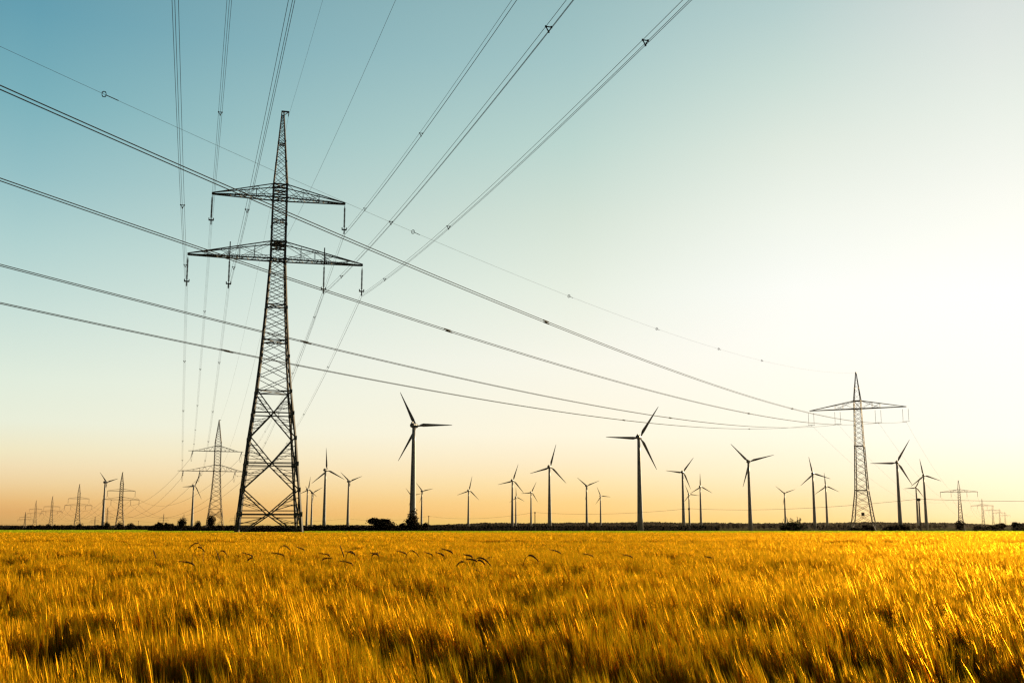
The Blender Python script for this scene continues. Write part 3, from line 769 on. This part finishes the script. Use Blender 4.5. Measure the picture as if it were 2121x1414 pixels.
for (x1, z1), (lp, where) in zip(a_in, o_in):
    tipw = local_to_world(P1, R1, (x1, 0, z1))
    e1 = tipw + toMain*4.6 + Vector((0,0,-1.9)); e2 = tipw + toFar*4.6 + Vector((0,0,-3.6))
    for e in (e1, e2):
        mb = MB(); A = inv @ (tipw - Vector(P1)); B = inv @ (e - Vector(P1)); mb.tube([A, A.lerp(B,.1), A.lerp(B,.12), A.lerp(B,.9), B], [.06,.06,.15,.15,.06], 6); mb.build('insulator', M_insul, angle_root)
    jp = MB(); pts = [inv @ (e1.lerp(e2, k/10) - Vector((0,0,4*3.0*(k/10)*(1-k/10))) - Vector(P1)) for k in range(11)]; jp.tube(pts, .05, 4); jp.build('jumper_wire', M_wire, angle_root)
    A = local_to_world(P0, ARM_RZ, lp)
    link(A, e1, 11.0, TRI, .015, 'three wires sagging from the tall pylon ' + where + ' to the short pylon', 'wires from the tall to the short pylon', 60, (.12,.25,.38,.52,.66,.8,.92))
    # onward to the first far pylon
    loc, H = far[0]; sx = {'upper left arm tip':(-12,.68), 'low left arm tip':(-15.8,.53), 'inner left insulator':(-8.5,.53), 'upper right arm tip':(12,.68), 'inner right insulator':(8.5,.53), 'low right arm tip':(15.8,.53)}[where]
    link(e2, local_to_world(loc, far_r, (sx[0], 0, H*sx[1] - 4.8)), 16, [(0,0)], .055, 'sagging wire running from the short pylon down left to the first far pylon', 'wires from the short pylon to the left', 36)
for i in range(3):
    (la, Ha), (lb_, Hb) = far[i], far[i+1]
    nm = ('first and second', 'second and third', 'third and fourth')[i]
    for x_, kz in ((-12,.68),(12,.68),(-15.8,.53),(-8.5,.53),(8.5,.53),(15.8,.53)):
        link(local_to_world(la, far_r, (x_,0,Ha*kz-4.8)), local_to_world(lb_, far_r, (x_,0,Hb*kz-4.8)), 12, [(0,0)], .06, 'hair thin sagging wire between the %s far pylons at left' % nm, 'wires between the %s far pylons at left' % nm, 24)
link(local_to_world(P0, ARM_RZ, (1,0,76.9)), Vector(P1) + Vector((.6,0,H1)), 8, [(0,0)], .016, 'thin single wire from the tall pylon top down to the short pylon top', 'wires from the tall to the short pylon', 50, cat='earth wire')
link(local_to_world(P0, ARM_RZ, (.6,0,52)), Vector(P1) + Vector((.6,0,zl1+1)), 9, [(0,0)], .016, 'thin single wire from the tall pylon waist down to the short pylon', 'wires from the tall to the short pylon', 50, cat='earth wire')

# crossing line: from the single arm pylon past the camera to the left
dC = -Vector((.496, 1, 0)).normalized()
PAIR = [(-.2, 0), (.2, 0)]
spec2 = [('lowest pair of wires crossing from left frame edge to the single arm pylon', -14.6, -.10647, .0001862, [(470,727),(1292,870),(1552,886)]),
 ('second lowest pair of wires crossing the sky to the single arm pylon', -6.3, -.10687, .0001936, [(635,707),(1389,865)]),
 ('second highest pair of wires crossing the sky to the single arm pylon', 6.1, -.10268, .000192, [(930,684),(1550,858)]),
 ('highest thick pair of wires crossing from left frame edge to the single arm pylon', 14.3, -.10082, .0001974, [(1133,666),(1640,850)])]
zw = 39.5*(HQ/51) - 4.7
for lb, x_, a, b, sp in spec2:
    P = local_to_world(Q0, L2_RZ, (x_, 0, zw))
    ks = [find_s(P, dC, a, b, u_, v_, 330)/540 for u_, v_ in sp]
    bundle(span_pts(P, dC, a, b, 0, 540, 140), PAIR, .031, lb, 'paired wires crossing the sky', ks)
P = Vector((Q0[0], Q0[1], Q0[2] + HQ)); r_ = bundle(span_pts(P, dC, -.1287, .00022, 0, 540, 120), [(0,0)], .011, 'thin wire with small round markers reaching the single arm pylon top', 'paired wires crossing the sky', cat='earth wire')
for (u_, v_) in ((219,198),(855,479),(1178,611),(1360,682),(1488,724),(1577,749)):
    s = find_s(P, dC, -.1287, .00022, u_, v_, 330); q = dC*s + Vector((0,0,-.1287*s + .00022*s*s)); mb = MB()
    ux = Vector((-dC.y, dC.x, 0)); R0 = .2
    mb.tube([q + dC*R0*math.cos(k*math.pi/6) + Vector((0,0,1))*R0*math.sin(k*math.pi/6) for k in range(13)], .022, 4)
    mb.tube([q + ux*R0*math.cos(k*math.pi/6) + Vector((0,0,1))*R0*math.sin(k*math.pi/6) for k in range(13)], .022, 4)
    mb.tube([q - dC*.2, q - dC*1.3], .035, 4); mb.build('marker', M_wire, r_)
seq = [(Q0, HQ)] + fq
for i in range(3):
    (la, Ha), (lb_, Hb) = seq[i], seq[i+1]; nm = ('near and second', 'second and third', 'third and fourth')[i]
    for x_ in (-14.6,-6.3,6.1,14.3):
        link(local_to_world(la, L2_RZ, (x_,0,39.5*Ha/51-4.6)), local_to_world(lb_, L2_RZ, (x_,0,39.5*Hb/51-4.3)), 13, [(0,0)], (.018,.035,.05)[i], 'faint sagging wire between the %s single arm pylons at right' % nm, 'wires between the %s single arm pylons' % nm, 30)

# wooden pole line
poles = [(-260,1076,1200),(287,1078.5,1100),(721,1073,800),(888,1068,640),(1108,1060,470),(1427,1052,370),(1903,1032,262),(2700,1020,190)]
names = ['', 'short dark pole above the left hedge', 'short pole hidden along a turbine left of centre', 'short dark wooden pole right of the ragged tree', 'dark wooden pole between two turbines near the centre', 'dark wooden pole in front of the small turbine pair', 'tallest dark wooden pole beside the right hand turbines', '']
tops = []
for (px, ty, Y), lb in zip(poles, names):
    q = at_depth(px, ty, Y); tops.append(q)
    if not lb: continue
    z0 = gz(q.x, Y); root = empty('utility_pole', (q.x, Y, z0), 0, lb, 'pole', 'wooden utility poles')
    mb = MB(); mb.tube([(0,0,0),(0,0,(q.z-z0)*.5),(0,0,q.z-z0)], [.22,.19,.15], 8); mb.build('shaft', M_wood, root)
    mb = MB(); mb.box((0,0,q.z-z0-.25), (.28,.28,.3)); mb.build('cap', M_wood, root)
for i in range(len(tops)-1):
    link(tops[i] - Vector((0,0,.1)), tops[i+1] - Vector((0,0,.1)), (tops[i]-tops[i+1]).length*.011, [(0,0)], .035, 'low telephone cable hung between the wooden poles', 'cables between the wooden poles', 30, cat='cable')

# ------------------------------------------------------------ wind turbines
WIND = math.radians(24)
def turbine_proto():
    root = empty('wind_turbine', (0,0,0)); Hh = 65.0
    mb = MB(); n = 20; zs = [0, 10, 25, 40, 55, 63.6]; rs = [2.15, 1.95, 1.65, 1.38, 1.12, .98]
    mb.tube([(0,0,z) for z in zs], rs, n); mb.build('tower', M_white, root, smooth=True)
    nv, hd = Vector((math.sin(WIND), math.cos(WIND), 0)), Vector((math.cos(WIND), -math.sin(WIND), 0))
    # nacelle: rounded drum along the shaft
    c0 = Vector((0,0,Hh)); mb = MB()
    mb.tube([c0 + nv*t_ for t_ in (-3.2,-3.0,-2.3,0,1.6,2.3)], [.5,1.0,1.5,1.75,1.6,1.25], 14); mb.box(c0 - nv*2.0 + Vector((0,0,1.6)), (.5,.5,.45), Matrix.Rotation(-WIND, 3, 'Z')); mb.build('nacelle', M_nac, root)
    mb = MB(); mb.tube([c0 + nv*t_ for t_ in (2.35,2.8,3.8,4.5,4.8)], [1.25,1.35,1.2,.7,.15], 14); mb.build('hub', M_nac, root, smooth=True)
    return root, nv, hd
tp, nv, hd = turbine_proto()
def blade_mesh():
    mb = MB(); secs = [(0.9,.42,.42,0),(1.8,.45,.42,0),(3.2,.75,.34,.28),(5.0,1.05,.26,.22),(8,.92,.2,.15),(12,.72,.15,.1),(17,.5,.1,.06),(22,.3,.06,.03),(24.6,.16,.04,0),(25.0,.05,.02,0)]
    n = 10; vs = []
    for (r, ch, th_, tw) in secs:
        for k in range(n):
            a = 2*math.pi*k/n; xx, yy = math.cos(a)*ch, math.sin(a)*th_
            xx += ch*.45 if r > 2.5 else 0
            c_, s_ = math.cos(tw), math.sin(tw); vs.append((r, (xx*c_ - yy*s_), (xx*s_ + yy*c_)))
    fs = [(i*n+k, i*n+(k+1)%n, (i+1)*n+(k+1)%n, (i+1)*n+k) for i in range(len(secs)-1) for k in range(n)]
    fs += [tuple(range(n))[::-1], tuple((len(secs)-1)*n + k for k in range(n))]
    mb.add(vs, fs); return mb
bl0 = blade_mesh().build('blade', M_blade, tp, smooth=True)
for k in range(2):
    b2 = bl0.copy(); col.objects.link(b2)
def orient_blades(root, alpha, R):
    bl = [c_ for c_ in bpy.data.objects if c_.parent == root and c_.name.startswith('blade')]
    for k, b_ in enumerate(bl):
        al = math.radians(alpha + 120*k); dr = hd*math.cos(al) + Vector((0,0,1))*math.sin(al); tn = -hd*math.sin(al) + Vector((0,0,1))*math.cos(al)
        f = R/25.0
        m3 = Matrix((dr*f, tn*(.55 + .45*f), dr.cross(tn))).transposed(); m4 = m3.to_4x4(); m4.translation = Vector((0,0,65)) + nv*3.5
        b_.matrix_basis = m4
T = [ # rotor centre x, depth, rotor radius, blade angle, label
 (-570.6,1576,20.5,14,'leftmost white wind turbine, beside the first far pylon'), (-483.9,1709,24.4,63,'wind turbine left of the short pylon, one blade level'),
 (-339.1,1868,21.0,82,'small turbine just right of the tall pylon, one blade up'), (-367.3+34,2070,22.5,26,'small turbine close behind the one right of the tall pylon'),
 (-204.0,1233,24.9,95,'medium turbine right of the tall pylon with one blade straight up'), (-223.7,1545,20.5,20,'turbine next right of the medium one with straight up blade'),
 (-59.0,686,24.8,119,'largest nearest wind turbine rising from the ragged tree'), (-157.0,1973,20.5,12,'small turbine just right of the nearest turbine tower'),
 (-203.3,2275,21.6,12,'tiny turbine mostly hidden behind the nearest turbine tower'), (-73.2,1925,24.7,78,'lone small turbine between nearest turbine and centre'),
 (1.9,1514,23.4,72,'turbine at centre, leftmost of the centre group'), (9.5,2368,20.3,94,'tiny turbine just right of the centre turbine tower'),
 (36.0,2043,21.1,64,'small turbine left of the centre pole'), (40.3,1164,24.3,75,'medium turbine right of the centre pole, tallest of the centre group'),
 (115.2,1714,21.2,21,'small turbine left of the two between the centre and the large turbine'), (181.3,2284,20.7,114,'tiny turbine just left of the large second turbine'),
 (89.6,777,25.3,57,'large second turbine right of centre, blade pointing left'), (196.6,1282,20.9,53,'turbine next right of the large second turbine'),
 (343.5,2171,20.0,113,'tiny turbine behind the wooden pole, right of the large turbine'), (294.3,1746,20.7,91,'small turbine with one blade straight up, right of the pole'),
 (227.9,1072,24.8,14,'large turbine with open Y shaped rotor, right half'), (509.9,2095,21.5,20,'small turbine above the spiky willow bush'),
 (354.5,1315,20.6,102,'medium turbine left of the single arm pylon'), (483.1,1722,21.2,95,'smaller turbine just left of the single arm pylon'),
 (375.1,1086,25.3,60,'large turbine just right of the single arm pylon'), (500.8,1359,20.5,100,'rightmost wind turbine, right of the tall wooden pole'),
 (645.2,1787,18.5,64,'small turbine behind the tall wooden pole at right')]
def fixx(i, X, Y): return X
# copy whole trees first, then pose the blades
roots = [tp]
tp_children = [c_ for c_ in bpy.data.objects if c_.parent == tp]
for _ in T[1:]:
    r = tp.copy(); col.objects.link(r)
    for c_ in tp_children:
        k = c_.copy(); col.objects.link(k); k.parent = r
    roots.append(r)
for r, (X, Y, R, al, lb) in zip(roots, T):
    if 'close behind the one right' in lb: X = -367.3
    r.location = (X - nv.x*3.5, Y - nv.y*3.5, -2.0)
    tag(r, lb, 'wind turbine', 'wind turbines across the plain'); orient_blades(r, al, R)

# ------------------------------------------------------------ dark rye ears standing above the barley
def rye(px, py, lenpx, bend, side, Y=25.0, label=''):
    rnd = random.Random(int(px*7 + py)); tip = at_depth(px, py, Y); s = lenpx*Y/FPX
    drop = .42 if bend < .3 else .55
    if bend < .75:       # straight ear slanting up to its tip
        foot = tip - Vector((side*s*(.35 if bend < .15 else .85), 0, s*(.9 if bend < .15 else .45 - .4*bend)))
        base = Vector((foot.x - side*s*.12, Y + rnd.uniform(-.15,.15), 0.0)); ctl = foot + Vector((side*s*.05, 0, s*.2))
        stem_pts = [base + (foot - base)*u + Vector((-side*s*.05*math.sin(u*3.14), 0, 0)) for u in np.linspace(0, 1, 7)]
        ear_pts = [foot*(1-u)**2 + ctl*2*u*(1-u) + tip*u*u for u in np.linspace(0, 1, 8)]
    else:                # arching stalk with the ear hanging from it
        base = Vector((tip.x - side*s*.75, Y + rnd.uniform(-.15,.15), 0.0)); up = Vector((base.x + side*s*.05, Y, tip.z + s*.15))
        a2 = Vector((tip.x - side*s*.45, Y, tip.z + s*.62))
        bz = lambda u: Vector((base.x, Y, tip.z - s*.3))*(1-u)**3 + up*3*u*(1-u)**2 + a2*3*u*u*(1-u) + tip*u**3
        stem_pts = [base, base.lerp(bz(0), .6)] + [bz(u) for u in np.linspace(0, .55, 7)]; ear_pts = [bz(u) for u in np.linspace(.53, 1, 8)]
    o = base
    root = empty('rye_stalk', base, 0, label, 'rye stalk', 'dark rye ears above the barley')
    pts = [p - o for p in stem_pts]
    mb = MB(); mb.tube(pts, .005, 5); mb.build('stem', M_rye if bend > .9 else M_stem, root)
    kt = 1.2 if 'cluster' in label else .85
    eb = [p - o for p in ear_pts]; mb = MB()
    mb.tube(eb, [v*kt for v in (.005,.011,.014,.015,.014,.012,.009,.003)], 6)
    for i in range(1, 7):
        for sg in (-1,1): mb.bar(eb[i], eb[i] + (eb[i+1]-eb[i])*.8 + Vector((0,.01*sg,.03*sg)), .004, .0015)
    mb.build('ear', M_rye, root)
RY = [(317,1133,18,.1,-1,'lone dark rye ear, leftmost above the barley'),
 (390,1132,42,1,-1,'long dark rye ear slanting left under the short pylon'),(425,1138,34,1,1,'arched dark rye ear right of the long slanting one'),(448,1135,20,.1,-1,'short upright rye ear under the short pylon'),(470,1143,26,.8,1,'drooping rye ear near the short upright one'),(365,1157,44,.6,-1,'low rye stalk lying flat left of the others'),
 (500,1139,28,.3,-1,'slanting rye ear left of the tall pylon foot'),(512,1156,20,.9,-1,'small hooked rye ear below the slanting one'),
 (560,1139,34,.5,-1,'dark rye ear slanting left under the tall pylon'),(603,1136,38,1,1,'arched rye ear under the tall pylon centre'),(612,1127,22,.2,-1,'upright thin rye ear under the tall pylon right leg'),
 (658,1140,30,.5,-1,'dark rye ear slanting left, right of the tall pylon'),(690,1150,26,.7,1,'drooping rye ear in the tangle right of the tall pylon'),(704,1124,26,.1,-1,'tallest upright rye ear right of the tall pylon'),(712,1136,28,.4,-1,'rye ear leaning left inside the tangle'),(736,1144,26,1,1,'hooked rye ear at the right of the tangle'),(700,1156,36,.5,-1,'low flat rye ear in the tangle'),
 (764,1139,24,.4,-1,'flat rye ear left of the big rounded bush'),(789,1138,22,.2,1,'short rye ear under the big rounded bush'),
 (820,1135,26,.3,-1,'thin rye ear under the ragged tree'),(868,1147,40,1.2,1,'large arched rye ear under the nearest turbine'),(877,1138,22,.3,-1,'small dark rye ear right of the large arched one'),
 (901,1138,22,.2,-1,'slim rye ear left of the middle cluster'),(912,1130,30,.2,-1,'upright rye ear left of the middle cluster'),
 (958,1143,24,.5,-1,'topmost left ear of the middle rye cluster'),(1018,1168,60,1.3,1,'long arching ear over the middle rye cluster'),(962,1152,30,.6,-1,'ear pointing left in the middle rye cluster'),(944,1168,34,.8,-1,'lowest left drooping ear of the middle rye cluster'),
 (1006,1165,34,.8,1,'short right ear of the middle rye cluster'),(980,1174,22,.4,-1,'lowest small ear of the middle rye cluster'),(1020,1148,14,.3,1,'tiny ear right of the middle rye cluster'),
 (1116,1158,44,1.2,1,'faint arched stalk right of the middle cluster'),(1136,1132,30,.3,-1,'upright leaning rye ear right of centre'),(1206,1141,28,.4,-1,'flat dark rye ear right of centre'),
 (1288,1143,26,.4,-1,'flat dark rye ear under the large second turbine'),(1457,1147,24,.5,-1,'small dark rye ear in the right half'),(1370,1176,30,.1,-1,'lone low rye ear left of the open Y turbine')]
for px, py, ln, bd, sd_, lb in RY: rye(px, py + 5, ln, bd, sd_, random.uniform(23.5, 26.5) if py < 1150 else 21.5, lb)

# ------------------------------------------------------------ evening haze: one box of even, thin air round the whole scene
HAZE = 1.0e-5
hb = MB(); hb.box((0, 0, 44), (6300, 6300, 49.5))
hm = bpy.data.materials.new('haze_air'); hm.use_nodes = True; T = hm.node_tree; T.nodes.remove(T.nodes['Principled BSDF'])
pv = T.nodes.new('ShaderNodeVolumePrincipled'); pv.inputs['Color'].default_value = (1.0, .86, .66, 1); pv.inputs['Density'].default_value = HAZE; pv.inputs['Anisotropy'].default_value = .6
T.links.new(pv.outputs[0], T.nodes['Material Output'].inputs['Volume'])
tag(hb.build('haze', hm), 'thin golden evening haze over the whole plain', 'haze', kind='stuff')

S.render.engine = 'CYCLES'
S.cycles.use_denoising = True; S.cycles.denoising_prefilter = 'NONE'; S.cycles.denoising_input_passes = 'RGB_ALBEDO_NORMAL'; S.cycles.use_adaptive_sampling = False; S.cycles.pixel_filter_type = 'BLACKMAN_HARRIS'; S.cycles.filter_width = 1.35; S.cycles.sample_clamp_indirect = 1.5
S.cycles.max_bounces = 6; S.cycles.diffuse_bounces = 3; S.cycles.transmission_bounces = 3; S.cycles.transparent_max_bounces = 4
